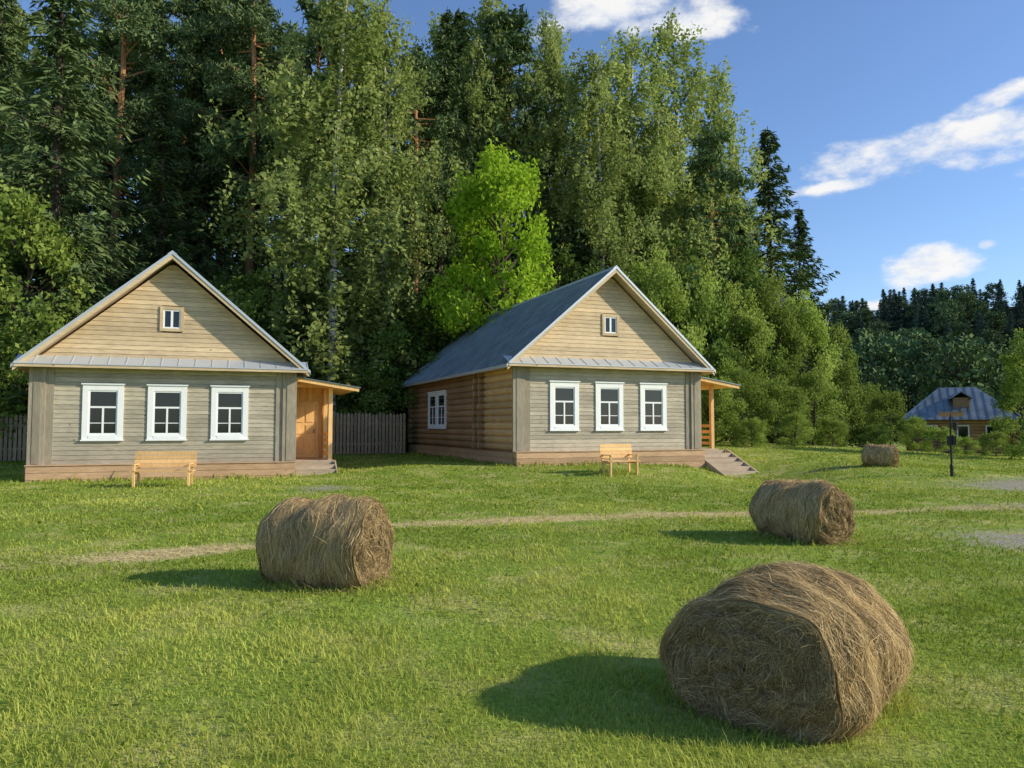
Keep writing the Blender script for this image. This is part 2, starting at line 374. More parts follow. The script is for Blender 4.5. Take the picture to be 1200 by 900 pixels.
def decid(seed,H,R,base,nc,nl,ls,mat,cs=.75,bark=None):
    r=np.random.default_rng(seed); parts=[]; t=np.linspace(0,1,7)
    tr=np.stack([.25*np.sin(2*t+seed)*H/10,.2*np.sin(3*t+seed)*H/10,t*H*.92],-1); tr-=tr[0]
    V,Fq=tube(tr,(.016*H)*(1-t)+.02,7); parts.append((V,Fq,0,.5)); C=[];RD=[]
    lob=r.uniform(0,6.28,4)
    for i in range(nc):
        z=r.random()**.85; az=r.uniform(0,6.283); zz=base+(H-base)*z*(1+.06*math.sin(2*az+lob[0]))
        prof=math.sqrt(max(0,1-((z-.38)/.66)**2))*(1+.2*math.sin(3*az+lob[1]+4*z)+.13*math.sin(7*z+lob[2])); rr=R*prof*r.uniform(.3,1.12)**.5
        c=np.array([rr*math.cos(az),rr*math.sin(az),zz])
        p0=np.array([np.interp(max(.05,(zz-.25*rr-.1*H)/(H*.92)),t,tr[:,j]) for j in range(3)])
        s=np.linspace(0,1,4)[:,None]; V,Fq=tube(p0+(c-p0)*s+np.array([0,0,.12])*rr*(s-s**2),np.linspace(.006*H,.01,4),4); parts.append((V,Fq,0,.5))
        k=r.uniform(.5,1.35)*cs; m=int(nl*k*k/cs/cs); 
        g=r.normal(size=(m,3))*np.array([.48,.48,.42]); g+=unit(g)*.2
        tw=unit(r.normal(size=(7,3))+np.array([math.cos(az),math.sin(az),.4])*.5); ti=r.integers(0,7,m); mixm=(r.random(m)<.38)[:,None]
        g=np.where(mixm,tw[ti]*r.uniform(.3,1.4,(m,1))+r.normal(0,.17,(m,3)),g)
        C.append(c+g*k); RD.append(np.clip(.55*r.random()+.12*(g[:,2]*.6+.5)+.3*r.random(m),0,1))
    C=np.concatenate(C);RD=np.concatenate(RD); V,Fq=leaves(C,ls,.65,r); parts.append((V,Fq,1,RD))
    return build('broadleaf_mesh%d'%seed,parts,[bark or M_bark,mat],link=False)

BI=[birch(s) for s in (1,2,3)]
SP=[spruce(s) for s in (11,12,13)]
PI=[pine(s) for s in (21,22)]
DE=[decid(31,12,3.7,1.2,62,230,.14,L_decid,.8),decid(32,12,3.3,1.0,58,230,.14,L_decid,.8)]
MA=decid(41,14,3.1,1.5,80,260,.125,L_maple,.72)
BU=[decid(51,6,2.4,.1,50,210,.095,L_bush,.58),decid(52,6,2.2,.1,46,210,.095,L_bush,.58)]
TALL=[decid(61,10,2.9,.6,72,240,.11,L_bush,.66),decid(62,10,2.5,.6,66,240,.11,L_bush,.63)]
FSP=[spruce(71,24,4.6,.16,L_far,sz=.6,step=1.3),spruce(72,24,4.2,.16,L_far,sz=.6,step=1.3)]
FDE=[decid(81,12,4.2,.5,60,34,.36,L_fard,.95),decid(82,12,3.8,.5,60,34,.36,L_fard,.95)]
MSP=[spruce(91,24,4.4,.33,L_spruce,sz=.34,step=1.1),spruce(92,24,4.0,.33,L_spruce,sz=.34,step=1.1)]
MPI=[pine(93,26,28,.30)]
def put(name,me,baseH,px,d,H,wide=1,parent=None,rz=None):
    x=(px-600)/F*d; y=d; o=bpy.data.objects.new(name,me); scene.collection.objects.link(o)
    s=H/baseH; o.location=(x,y,float(gh(x,y))-.1); o.scale=(s*wide,s*wide,s); o.rotation_euler=(random.uniform(-.03,.03),random.uniform(-.03,.03),random.uniform(0,6.28) if rz is None else rz)
    if parent: o.parent=parent
    return o
def Htop(px,d,top):
    x=(px-600)/F*d; return (HZ-top)/F*d+EYE-float(gh(x,d))
for (px,d,top,w,i) in [(388,40,-60,1.25,0),(450,43,0,.95,1),(335,45,60,.8,2),(590,54,-15,1.0,1),(648,55,15,.8,2),(702,50,50,1.1,0),(752,53,24,1.05,2),(803,56,12,1.05,1),(838,59,75,.8,0),(548,50,30,.7,0)]:
    put('birch_tree',BI[i],25,px,d,Htop(px,d,top),w)
for (px,d,top,w,i) in [(905,62,138,1.5,0),(872,70,175,1.2,1),(938,67,235,1.3,2),(55,37,-120,1.3,0),(-30,40,-90,1.2,1),(185,42,75,1.25,2),(240,48,-60,1.05,1),(510,48,-10,1.,0),(300,51,-40,1.,2),(120,46,20,1.1,1)]:
    put('spruce_tree',SP[i],24,px,d,Htop(px,d,top),w)
for (px,d,top,i) in [(283,45,-60,0),(205,48,-40,1),(130,45,-80,0),(478,46,40,1),(250,50,-30,1)]:
    put('pine_tree',PI[i],26,px,d,Htop(px,d,top),1)
put('maple_tree',MA,14,592,41,Htop(592,41,188),.88,rz=1.)
for (px,d,top,w,i) in [(-55,36,230,1.2,1),(105,43,340,1.1,1),(290,43,320,1.05,0),(345,44,345,1.,1),(245,44,330,1,0),(445,43,360,1.,0),(505,44,340,1.1,1),(545,45,350,1.,0),(645,47,300,.9,1),(475,42,395,1.3,0),(705,45,330,.9,1),(790,50,270,.8,0),(858,53,300,.75,1)]:
    put('broadleaf_tree',DE[i],12,px,d,Htop(px,d,top),w)
put('willow_tree',TALL[0],10,22,35,Htop(22,35,245),.95)
for (px,d,top,w,i) in [(765,45,310,.85,0),(822,48,335,.8,1),(872,49,345,.8,0),(905,51,338,.75,1),(940,54,355,.75,0),(970,58,390,.7,1)]:
    put('aspen_tree',TALL[i],10,px,d,Htop(px,d,top),w)
for (px,d,top,w,i) in [(835,41,445,1.,0),(872,43,438,1.,1),(912,45,450,1.1,0),(952,49,440,1.,1),(988,55,430,.9,0),(1012,58,455,1,1),(1042,50,462,.9,0),(1072,44,490,1.2,1),(930,42,485,1.4,1),(975,46,490,1.3,0),(1025,47,498,1.3,1),(880,40,490,1.3,0),(425,41,440,1.3,0),(1098,42,500,1.5,0),(1130,43,512,1.6,1),(1165,44,506,1.4,0)]:
    put('shrub',BU[i],6,px,d,max(.8,Htop(px,d,top)),w)
for (px,d,top,w) in [(1222,38,385,.9),(1200,46,428,1.)]:
    put('willow_tree',TALL[1],10,px,d,Htop(px,d,top),w)
# forest mass behind: darker conifers in the depth, some birches along the skyline
fo=empty('forest')
lim_x=[-600,640,655,700,760,830,850,880]; lim_y=[-60,-40,60,80,70,120,170,230]
r=np.random.default_rng(77)
for d0 in (53,64):
    px=-330
    while px<(850):
        px+=r.uniform(40,66)*(58/d0)**.5; d=d0+r.uniform(-3,3); x=(px-600)/F*d
        top=np.interp(px,lim_x,lim_y)+r.uniform(0,70); H=Htop(px,d,top); 
        if H<7: continue
        H=min(H,r.uniform(25,31)); k=r.random()
        if (px>600 and (d0>60 or k<.5)) or k<.16: put('tree',BI[r.integers(3)],25,px,d,H,min(1.2,24/H),fo)
        elif k<.72: put('tree',MSP[r.integers(2)],24,px,d,H,1.15,fo)
        else: put('tree',MPI[0],26,px,d,H,1.,fo)
for j in range(22):
    px=-250+j*50+r.uniform(-12,12); d=r.uniform(48,54); put('tree',FDE[j%2],12,px,d,r.uniform(8,12),1.1,fo)
# distant hill forest
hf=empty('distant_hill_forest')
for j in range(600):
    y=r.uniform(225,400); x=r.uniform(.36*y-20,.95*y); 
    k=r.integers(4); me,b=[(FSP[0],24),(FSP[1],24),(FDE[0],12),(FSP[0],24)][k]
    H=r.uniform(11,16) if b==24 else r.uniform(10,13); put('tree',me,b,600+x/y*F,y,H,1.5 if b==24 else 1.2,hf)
vf=empty('valley_trees')
for j in range(50):
    y=r.uniform(90,180); px=r.uniform(985,1320); top=r.uniform(392,450)+max(0,(1010-px))*.5
    put('tree',FDE[r.integers(2)],12,px,y,Htop(px,y,top),.9,vf)

# ------------------------------------------------------------ houses
def planks(mb,u0,u1,v0,v1,ph,opens,proud=.022,wb=0.0,m=0,slope=None):
    v=v0
    while v<v1-.02:
        t=min(v+ph,v1)
        a,b=u0,u1; a2,b2=u0,u1
        if slope:
            uc,vp,mm=slope; 
            a=uc-(vp-v)/mm; b=uc+(vp-v)/mm; a2=uc-(vp-t)/mm; b2=uc+(vp-t)/mm
            if b2-a2<.02: break
        segs=[(a,b,a2,b2)]
        for (o0,o1,p0,p1) in opens:
            if p0<t-.01 and p1>v+.01:
                ns=[]
                for (s0,s1,q0,q1) in segs:
                    if s0<o0 and s1>o1: ns+= [(s0,o0,q0,o0),(o1,s1,o1,q1)]
                    else: ns.append((s0,s1,q0,q1))
                segs=ns
        for (s0,s1,q0,q1) in segs:
            rr=random.random()
            g=.006
            c=[(s0,wb,v+g),(q0,wb,t),(s0,wb+proud,v+g),(q0,wb+proud*.35,t),(s1,wb,v+g),(q1,wb,t),(s1,wb+proud,v+g),(q1,wb+proud*.35,t)]
            mb.hexa(c,m,rr)
        v=t
def window(fn,u0,u1,v0,v1,par,name,cas=.17,casmat=None,attic=False):
    casmat=casmat or M_white
    f=MB(fn)
    f.box(u0,u0+cas,0,.06,v0,v1); f.box(u1-cas,u1,0,.06,v0,v1)
    f.box(u0+cas,u1-cas,0,.058,v1-cas*1.05,v1); f.box(u0+cas,u1-cas,0,.058,v0,v0+cas*.95)
    if not attic:
        f.box(u0-.04,u1+.04,0,.10,v1+.002,v1+.045); f.box(u0-.03,u1+.03,0,.11,v0-.042,v0-.002)
        f.box(u0+cas+.02,u1-cas-.02,.058,.07,v0+.03,v0+cas*.7)
    f.obj(name+'_casing',[casmat],par)
    a,b,c,d=u0+cas,u1-cas,v0+cas*.95,v1-cas*1.05
    s=MB(fn); q=.045
    s.box(a,a+q,.0,.035,c,d); s.box(b-q,b,.0,.035,c,d); s.box(a+q,b-q,.0,.035,d-q,d); s.box(a+q,b-q,.0,.035,c,c+q)
    um=(a+b)/2; vt=c+(d-c)*.62
    if attic: s.box(um-.035,um+.035,0,.034,c+q,d-q)
    else:
        s.box(a+q,b-q,0,.034,vt-.03,vt+.03); s.box(um-.028,um+.028,0,.033,c+q,vt-.03)
        s.box(a+q,um-.03,0,.02,c+(vt-c)*.42-.012,c+(vt-c)*.42+.012); s.box(um+.03,b-q,0,.02,c+(vt-c)*.42-.012,c+(vt-c)*.42+.012)
    s.obj(name+'_sash',[M_white],par)
    gl=MB(fn); gl.box(a+.01,b-.01,-.01,.006,c+.01,d-.01); gl.obj(name+'_glass',[M_glass],par)

def house(x,y,yaw,D,side_windows,steps):
    W=7.7; H=empty('wooden_house',(x,y,float(gh(x,y))-.02),yaw)
    fr=lambda u,w,v:(u,-w,v)
    zt=3.95; zp=7.35; hw=W/2; m=(zp-3.6)/(hw+.5)
    wins=[(1.315,2.485,1.3,3.05),(3.19,4.36,1.3,3.05),(5.115,6.285,1.3,3.05)]
    c=MB(); c.box(.06,W-.06,.03,D,-.6,zt-.03)
    c.prxz([(.06,zt-.03),(hw-.001,zp-.25),(W-.06,zt-.03),(hw+.001,zp-.25)],.03,D-.02); c.obj('wall_core',[M_logD],H)
    p=MB(fr); planks(p,.0,W,.52,3.62,.145,[(a+.1,b-.1,cc+.1,d-.1) for a,b,cc,d in wins],m=0); p.obj('front_wall',[M_facade],H)
    p=MB(fr); planks(p,0,W,3.9,7.3,.15,[(hw-.3,hw+.3,4.92,5.6)],slope=(hw,zp-.22,m),m=0); p.obj('gable_wall',[M_gable],H)
    p=MB(); 
    for a in (-.16,W-.30):
        p.box(a,a+.46,-.10,.0,.52,3.6); p.box(a+.13,a+.33,-.118,-.102,.56,3.56)
    p.box(.30,.52,-.05,.0,.52,3.6); p.box(W-.52,W-.30,-.05,.0,.52,3.6)
    p.obj('corner_boards',[M_pil],H)
    for k,(a,b,cc,d) in enumerate(wins): window(fr,a,b,cc,d,H,'window_%d'%(k+1))
    window(fr,hw-.36,hw+.36,4.85,5.67,H,'attic_window',.1,M_gable,True)
    p=MB()
    for k in range(5):
        z0=-.55+k*.21; p.box(-.12,W+.12,-.34+.0*k,-.02,z0,z0+.2)
    p.box(-.15,W+.15,-.37,-.02,.502,.53)
    for k in range(5):
        z0=-.55+k*.21; p.box(-.22,-.02,-.018,D,z0,z0+.2)
    p.obj('plinth',[M_plinth],H)
    for side in (0,1):
        l=MB(); nlog=13; dz=(3.9-.55)/nlog
        for k in range(nlog):
            zc=.55+dz*(k+.5); X=.03 if side==0 else W-.03
            ysp=[(0.02,3.1,0),(3.1,D,1)] if D>11 else [(0.02,D,0)]
            for (a,b,q) in ysp:
                l.tube([(X,a,zc),(X,(a+b)/2,zc),(X,b,zc)],[dz*.54]*3,10,q)
            for yy in ([3.3,3.95,D-.1] if D>11 else [D-.1]):
                jj=random.uniform(-.03,.03); 
                if side==0: l.tube([(-.27+jj,yy,zc+dz*.0),(.0,yy,zc)],[dz*.5]*2,10,1)
        l.obj('log_wall_%s'%('left' if side==0 else 'right'),[M_logL,M_logD],H,False)
    if side_windows:
        for k,(a,b) in enumerate([(8.15,9.55),(9.62,11.0)]):
            window(lambda u,w,v:(-.1-w,u,v),a,b,1.35,3.05,H,'side_window_%d'%(k+1),.14)
            bk=MB(lambda u,w,v:(-w,u,v)); bk.box(a+.03,b-.03,0,.098,1.38,3.02); bk.obj('side_window_box_%d'%(k+1),[M_white],H)
    y0,y1=-.5,D+.45; ro=MB(); tr=MB(); un=MB()
    for sg in (0,1):
        mx=(lambda q:q) if sg==0 else (lambda q:W-q)
        ex,ez=-.55,3.6-.05*m; rx,rz=hw,zp
        t=.05
        ro.prxz([(mx(ex),ez),(mx(ex),ez+t),(mx(rx),rz),(mx(rx),rz+t)],y0,y1,0,.5)
        n=int((y1-y0)/.48)
        for k in range(n+1):
            yy=y0+.01+k*(y1-y0-.03)/n
            ro.prxz([(mx(ex-.005),ez+t+.0),(mx(ex-.005),ez+t+.04),(mx(rx-.02),rz+t-.02),(mx(rx-.02),rz+t+.02)],yy-.014,yy+.014,0,1.)
        un.prxz([(mx(ex+.03),ez-.07),(mx(ex+.03),ez-.003),(mx(rx),rz-.10),(mx(rx),rz-.003)],y0+.03,y1-.03)
        un.prxz([(mx(ex+.02),ez-.14),(mx(ex+.02),ez-.0),(mx(rx),rz-.17),(mx(rx),rz-.004)],y0-.0,y0+.028)
        tr.prxz([(mx(ex-.02),ez-.035),(mx(ex-.02),ez+t+.02),(mx(rx),rz-.02),(mx(rx),rz+t+.03)],y0-.025,y0-.003)
        tr.box(*sorted((mx(ex-.025),mx(ex-.004))),y0,y1,ez-.05,ez+t+.01)
    tr.prxz([(hw-.14,zp-.06),(hw-.14,zp-.02),(hw,zp+.075),(hw,zp+.10)],y0-.03,y1)
    tr.prxz([(hw+.14,zp-.06),(hw+.14,zp-.02),(hw,zp+.075),(hw,zp+.10)],y0-.03,y1)
    ro.obj('roof',[M_roof],H); un.obj('roof_boards',[M_gable],H); tr.obj('roof_trim',[M_trim],H)
    sk=MB(); sk.pryz([(-.56,3.64),(-.56,3.665),(-.001,3.93),(-.001,3.955)],-.5,W+.5,0,.8)
    for k in range(18):
        xx=-.48+k*(W+.96)/17; sk.pryz([(-.56,3.665),(-.56,3.685),(-.001,3.955),(-.001,3.975)],xx-.01,xx+.01,0,1)
    sk.obj('pent_roof',[M_trim],H)
    so=MB(); so.box(-.48,W+.48,-.54,-.50,3.55,3.638); so.box(-.48,W+.48,-.50,-.0,3.6,3.628); so.obj('soffit',[M_gable],H)
    P=MB(); x0,x1=W+.10,W+1.5; pz=.52
    P.box(x0,x1+.05,.7,5.2,pz-.08,pz); 
    for k in range(6): P.box(x0+.0,x1+.02,.74,.78,-.69+k*.19,-.69+k*.19+.18)
    for k in range(6): P.box(x1-.02,x1+.02,.79,5.2,-.69+k*.19,-.69+k*.19+.18)
    P.obj('porch_deck',[M_step],H)
    P=MB()
    for yy in (.95,2.6): P.box(x1-.14,x1,yy-.07,yy+.07,pz,3.12)
    P.box(x0-.0,x1+.6,.87,.99,3.13,3.24); P.box(x1-.12,x1-.02,1.0,5.2,3.125,3.22)
    v=x0
    while v<x1-.02: 
        if not(x0+.12<v+.06<x0+1.0): P.box(v,v+.118,2.75,2.80,pz,3.3)
        else: P.box(v,v+.118,2.75,2.80,pz+2.1,3.3)
        v+=.12
    yy=2.86
    while yy<5.1: P.box(x1-.06,x1-.01,yy,yy+.145,pz,3.12); yy+=.15
    for k in range(4): P.box(x1-.10,x1-.06,1.03,2.52,pz+.15+k*.24,pz+.15+k*.24+.12)
    P.prxz([(x0-.1,3.40),(x0-.1,3.46),(W+2.35,3.03),(W+2.35,3.09)],.35,5.35)
    P.prxz([(x0-.1,3.34),(x0-.1,3.46),(W+2.36,2.97),(W+2.36,3.10)],.32,.348)
    P.obj('porch_frame',[M_pine],H)
    P=MB(); P.prxz([(x0-.1,3.465),(x0-.1,3.50),(W+2.42,3.10),(W+2.42,3.13)],.28,5.4); P.obj('porch_roof',[M_roof],H)
    Dn=MB(); a=x0+.14; Dn.box(a,a+.86,2.70,2.745,pz+.02,pz+2.08)
    for (q0,q1) in ((.12,.8),(.92,1.25),(1.37,1.95)):
        for (s0,s1) in ((.1,.4),(.48,.78)): Dn.box(a+s0,a+s1,2.675,2.70,pz+q0,pz+q1)
    Dn.box(a-.08,a,2.66,2.745,pz,pz+2.16); Dn.box(a+.86,a+.94,2.66,2.745,pz,pz+2.16); Dn.box(a,a+.86,2.66,2.745,pz+2.08,pz+2.16)
    Dn.obj('door',[M_pine],H)
    hd=MB(); hd.tube([(a+.78,2.64,pz+.95),(a+.78,2.64,pz+1.1)],[.015]*2,8); hd.obj('door_handle',[M_black],H)
    S=MB(); ns,run,sw0,sw1,rise=steps
    for k in range(ns):
        zt_=pz-(k+1)*rise; yy=.7-(k+1)*run
        S.box(sw0,sw1,yy-.03,yy+run,zt_-.045,zt_); S.box(sw0+.03,sw1-.03,yy+run-.03,yy+run-.005,zt_,zt_+rise-.047)
        S.box(sw0+.02,sw1-.02,yy,yy+.02,zt_-rise,zt_-.047)
    for sx in (sw0-.05,sw1+.002):
        S.pryz([(.7-ns*run-.02,pz-(ns+1)*rise-.12),(.7-ns*run-.02,pz-ns*rise-.02),(.66,pz-.3),(.66,pz-.0)],sx,sx+.048)
    S.obj('steps',[M_step],H)
    return H
house(-14.85,23.9,YL,9.5,False,(3,.3,7.85,9.25,.15))
house(.15,27.5,YR,14.5,True,(7,.38,7.95,9.6,.165))

# ------------------------------------------------------------ fence
fe=empty('picket_fence'); mb=MB(); A=np.array([-42,25.6]); B=np.array([-5.5,39.0]); L=np.linalg.norm(B-A); u=(B-A)/L; s=0
while s<L:
    p=A+u*s; z=float(gh(*p)); h=2.0+random.uniform(-.06,.06); w=.13; q=A+u*(s+w); nx,ny=-u[1]*.012,u[0]*.012; mid=A+u*(s+w/2)
    mb.hexa([(a[0]+e*nx,a[1]+e*ny,zz) for a in (p,q) for e in (-1,1) for zz in (z+.05,z+h)],0,(rr:=random.random()))
    mb.hexa([(a[0]+e*nx,a[1]+e*ny,zz) for (a,t) in ((p,.0),(mid,.09)) for e in (-1,1) for zz in (z+h,z+h+t)],0,rr)
    mb.hexa([(a[0]+e*nx,a[1]+e*ny,zz) for (a,t) in ((mid,.09),(q,.0)) for e in (-1,1) for zz in (z+h,z+h+t)],0,rr)
    s+=.175
for zz in (.5,1.5):
    for k in range(14):
        a=A+u*(k*L/14)+np.array([-u[1],u[0]])*.05; b=A+u*((k+1)*L/14)+np.array([-u[1],u[0]])*.05; za=float(gh(*a));zb=float(gh(*b)); nx,ny=-u[1]*.03,u[0]*.03
        mb.hexa([(a[0]+e*nx,a[1]+e*ny,za+zz+t) for e in (-1,1) for t in (0,.1)]+[(b[0]+e*nx,b[1]+e*ny,zb+zz+t) for e in (-1,1) for t in (0,.1)])
mb.obj('pickets',[M_fence],fe)

# ------------------------------------------------------------ benches
def bench(px,py_d,w,rz,sc=1):
    x=(px-600)/F*py_d; E=empty('garden_bench',(x,py_d,float(gh(x,py_d))),rz,sc)
    b=MB()
    for k in range(4): b.box(-w/2,w/2,-.24+k*.125,-.24+k*.125+.11,.43,.46)
    b.obj('seat',[M_pine],E)
    b=MB()
    for k in range(4):
        z0=.54+k*.115; yy=.27+k*.022; b.pryz([(yy,z0),(yy+.02,z0+.1),(yy+.025,z0),(yy+.045,z0+.1)],-w/2,w/2)
    b.obj('backrest',[M_pine],E)
    for i,sx in enumerate((-w/2+.08,w/2-.14)):
        b=MB(); b.box(sx,sx+.06,-.24,-.17,0-.05,.62); b.pryz([(.24,-.05),(.36,1.0),(.31,-.05),(.40,1.0)],sx,sx+.06)
        b.box(sx+.003,sx+.057,-.17,.26,.36,.428); b.box(sx-.01,sx+.07,-.28,.33,.622,.65); b.obj('leg_frame_%d'%(i+1),[M_pine],E)
bench(193,21.8,1.65,math.radians(12))
bench(727,25.2,1.2,math.radians(22),1.0)

# ------------------------------------------------------------ sign post
x=(1113-600)/F*25; y=25; E=empty('lamp_post_with_sign',(x,y,float(gh(x,y))),math.radians(-8))
b=MB(); b.tube([(0,0,-.1),(0,0,.35),(0,0,.4),(0,0,2.02)],[.055,.055,.035,.03],10); b.tube([(0,0,0),(0,0,.03),(0,0,.06)],[.09,.09,.06],12); b.obj('post',[M_black],E)
b=MB(); b.box(-.34,.4,-.025,.025,1.93,2.06); b.pryz([(-.08,2.07),(-.08,2.085),(.08,2.07),(.08,2.085)],-.38,.44); b.obj('name_board',[M_logD],E)
b=MB(); b.box(.06,.24,-.01,.01,1.80,1.82); b.tube([(.15,0,1.76),(.15,0,1.72),(.15,0,1.52),(.15,0,1.49)],[.02,.09,.065,.04],6); b.obj('lantern',[M_black],E)
b=MB(); b.box(.02,.03,-.1,-.04,1.0,1.35); b.box(-.14,.14,-.06,-.045,1.0,1.3); b.obj('notice_plate',[M_black],E)

# ------------------------------------------------------------ far log house with hip roof
x=(1122-600)/F*52; y=52; E=empty('log_cabin',(x,y,float(gh(x,y))),math.radians(-24))
b=MB()
for k in range(11):
    zc=.12+k*.21
    b.tube([(-3,-2.4,zc),(3,-2.4,zc)],[.12]*2,8,0); b.tube([(-3,2.4,zc),(3,2.4,zc)],[.12]*2,8,0)
    b.tube([(-2.8,-2.7,zc),(-2.8,2.7,zc)],[.12]*2,8,0); b.tube([(2.8,-2.7,zc),(2.8,2.7,zc)],[.12]*2,8,0)
b.box(-2.75,2.75,-2.35,2.35,-.3,2.3); b.obj('log_walls',[M_logD],E)
V=[(-3.5,-3.1,2.15),(3.5,-3.1,2.15),(3.5,3.1,2.15),(-3.5,3.1,2.15),(-1.1,0,4.35),(1.1,0,4.35)]
rf=build('hip_roof',[(V,[[0,1,5,4],[2,3,4,5]],0,.5),(V,[[1,2,5],[3,0,4]],0,.5),(V,[[3,2,1,0]],0,.5)],[M_roof]); rf.parent=E
b=MB()
for k in range(15):
    xx=-3.4+k*6.8/14; yr=-3.1*max(0,(abs(xx)-1.1)/2.4) if abs(xx)>1.1 else 0; zr=4.35-(2.2)*(abs(yr)/3.1)
    b.pryz([(-3.12,2.16),(-3.12,2.20),(yr-.02,zr+.0),(yr-.02,zr+.04)],xx-.015,xx+.015)
b.obj('roof_seams',[M_roof],E)
b=MB(); b.box(-.45,.45,-1.95,-.6,2.9,3.6); b.obj('dormer',[M_logD],E)
b=MB(); b.prxz([(-.65,3.5),(-.65,3.56),(0,3.95),(0,4.02)],-2.15,-.3); b.prxz([(.65,3.5),(.65,3.56),(0,3.95),(0,4.02)],-2.15,-.3); b.obj('dormer_roof',[M_roof],E)
b=MB()
for xx in (-1.8,0,1.6): b.box(xx-.35,xx+.35,-2.56,-2.51,.9,1.8)
b.obj('window_frames',[M_white],E)
b=MB()
for xx in (-1.8,0,1.6): b.box(xx-.27,xx+.27,-2.575,-2.562,.98,1.72)
b.obj('window_glass',[M_glass],E)

# ------------------------------------------------------------ hay bales
def bale(x,y,ax,L,rx,rz,ns,seed,dz=0,wm=1.):
    r=np.random.default_rng(seed); yaw=math.atan2(ax[1],ax[0])
    ph=r.uniform(0,6.28,12)
    def rad(th,s):
        return 1+.035*np.sin(3*th+ph[0]+2*s)+.025*np.sin(5*th+ph[1]-3*s)+.018*np.sin(9*th+7*s+ph[2])+.03*np.sin(2.5*s*3+ph[3])+.02*np.sin(th*2+s*9+ph[4])
    zc=rz*.93
    def S(th,s,q):
        k=rad(th,s)*(1-.10*np.abs(s)**6)
        yy=q*k*rx*np.cos(th); zz=q*k*rz*np.sin(th)
        z=zc+zz; z=np.where(z<.0,z*.15,z); yy=yy*(1+.10*np.clip(1-z/(rz),0,1))
        bul=.06*(1-q**2)*np.sign(s)*(np.abs(s)>.99)+.018*np.sin(5*th+q*9+ph[5])*np.sign(s)+.008*np.sin(q*24+th)*np.sign(s)*(np.abs(s)>.99)
        return np.stack([s*L/2+bul,yy,z],-1)
    nt_,nsg=72,24; th=np.linspace(0,2*math.pi,nt_,endpoint=False)
    rows=[(-1,q) for q in np.linspace(.02,.94,16)]+[(s,1 if abs(s)<.97 else .97) for s in np.linspace(-1,1,nsg)]+[(1,q) for q in np.linspace(.94,.02,16)]
    V=np.concatenate([S(th,np.full(nt_,float(s)),np.full(nt_,float(q)))*1 for s,q in rows])
    k=len(rows); i=np.arange(k-1)[:,None]*nt_; j=np.arange(nt_)[None]; Fq=np.stack([i+j,i+(j+1)%nt_,i+nt_+(j+1)%nt_,i+nt_+j],-1).reshape(-1,4)
    E=empty('hay_bale',(x,y,float(gh(x,y))+dz),yaw)
    c=build('hay_core',[(V,Fq,0,.5)],[M_core],True); c.parent=E
    K=5; v=np.linspace(0,1,K)[None]
    def strip(P,Nrm,w,rd):
        T=np.gradient(P,axis=1); Wd=unit(np.cross(T,Nrm))*w[:,None,None]*np.array([.6,1,1,1,.3])[None,:,None]
        m=len(P); VV=np.concatenate([P-Wd,P+Wd],1).reshape(-1,3); o=(np.arange(m)*2*K)[:,None]; a=np.arange(K-1)[None]
        FF=np.stack([o+a,o+a+1,o+K+a+1,o+K+a],-1).reshape(-1,4); return VV,FF,0,np.repeat(rd,K-1)
    m=ns; t0=r.uniform(-.6,math.pi+.6,m); s0=r.uniform(-1,1,m); l=r.uniform(.06,.36,m)*wm**.5; tilt=r.normal(0,.2,m)+.25*np.sin(t0*3+s0*4+ph[8])
    big=r.random(m)<.12; tilt=np.where(big,r.uniform(-1.5,1.5,m),tilt); sg=np.where(r.random(m)<.5,1,-1)
    TH=t0[:,None]+sg[:,None]*l[:,None]*np.cos(tilt)[:,None]/rx*v; SS=np.clip(s0[:,None]+l[:,None]*np.sin(tilt)[:,None]*v/(L/2),-1.01,1.01)
    P=S(TH,SS,np.ones_like(TH)); Nr=np.stack([0*TH,np.cos(TH)/1,np.sin(TH)],-1)
    lift=.002+.012*r.random(m)[:,None]+np.where(r.random(m)<.12,.05,.010)[:,None]*v**2*r.random(m)[:,None]
    P=P+Nr*lift[...,None]+np.stack([0*TH,0*TH,-.02*v**2*np.abs(np.cos(TH))],-1)
    w=(.0009+.0013*r.random(m))*wm
    band=.5+.5*np.sin(s0*11+ph[6]+.8*np.sin(t0*2))
    parts=[strip(P,Nr+r.normal(0,.4,(m,1,3)),w,np.clip(.10+.22*band+.78*r.random(m)**1.15,0,1))]  # flank strands coloured paler, standing in for sunlight on the side
    for side in (-1,1):
        m=int(ns*.5); q0=np.sqrt(r.uniform(.003,1,m)); t0=r.uniform(0,6.283,m); l=r.uniform(.04,.24,m)*wm**.5; sg=np.where(r.random(m)<.5,1,-1)
        tl=r.normal(0,.45,m)+np.where(r.random(m)<.25,r.uniform(-1.5,1.5,m),0)
        TH=t0[:,None]+sg[:,None]*np.clip(l*np.cos(tl)/(q0*rx+.10),0,1.3)[:,None]*v; Q=np.clip(q0[:,None]+l[:,None]*np.sin(tl)[:,None]*v/rx,0,1.0)
        P=S(TH,np.full_like(TH,float(side)),Q); lift=.003+.015*r.random(m)[:,None]+np.where(r.random(m)<.12,.06,.012)[:,None]*v**2*r.random(m)[:,None]
        P[...,0]+=side*lift; P[...,2]-=.03*v**2; Nr=np.zeros_like(P); Nr[...,0]=side
        w=(.0009+.0013*r.random(m))*wm; band=.5+.5*np.sin(q0*26+t0)
        parts.append(strip(P,Nr+r.normal(0,.45,(m,1,3)),w,np.clip(.16*band+.68*r.random(m)**1.9,0,1)))  # end strands coloured darker than the flank, standing in for shade
    m=int(ns*.04); a=r.uniform(0,6.28,m); P0=np.stack([np.cos(a)*(L/2+.08)*r.uniform(.85,1.15,m),np.sin(a)*(rx+.05)*r.uniform(.8,1.15,m),.02+.05*r.random(m)],-1)
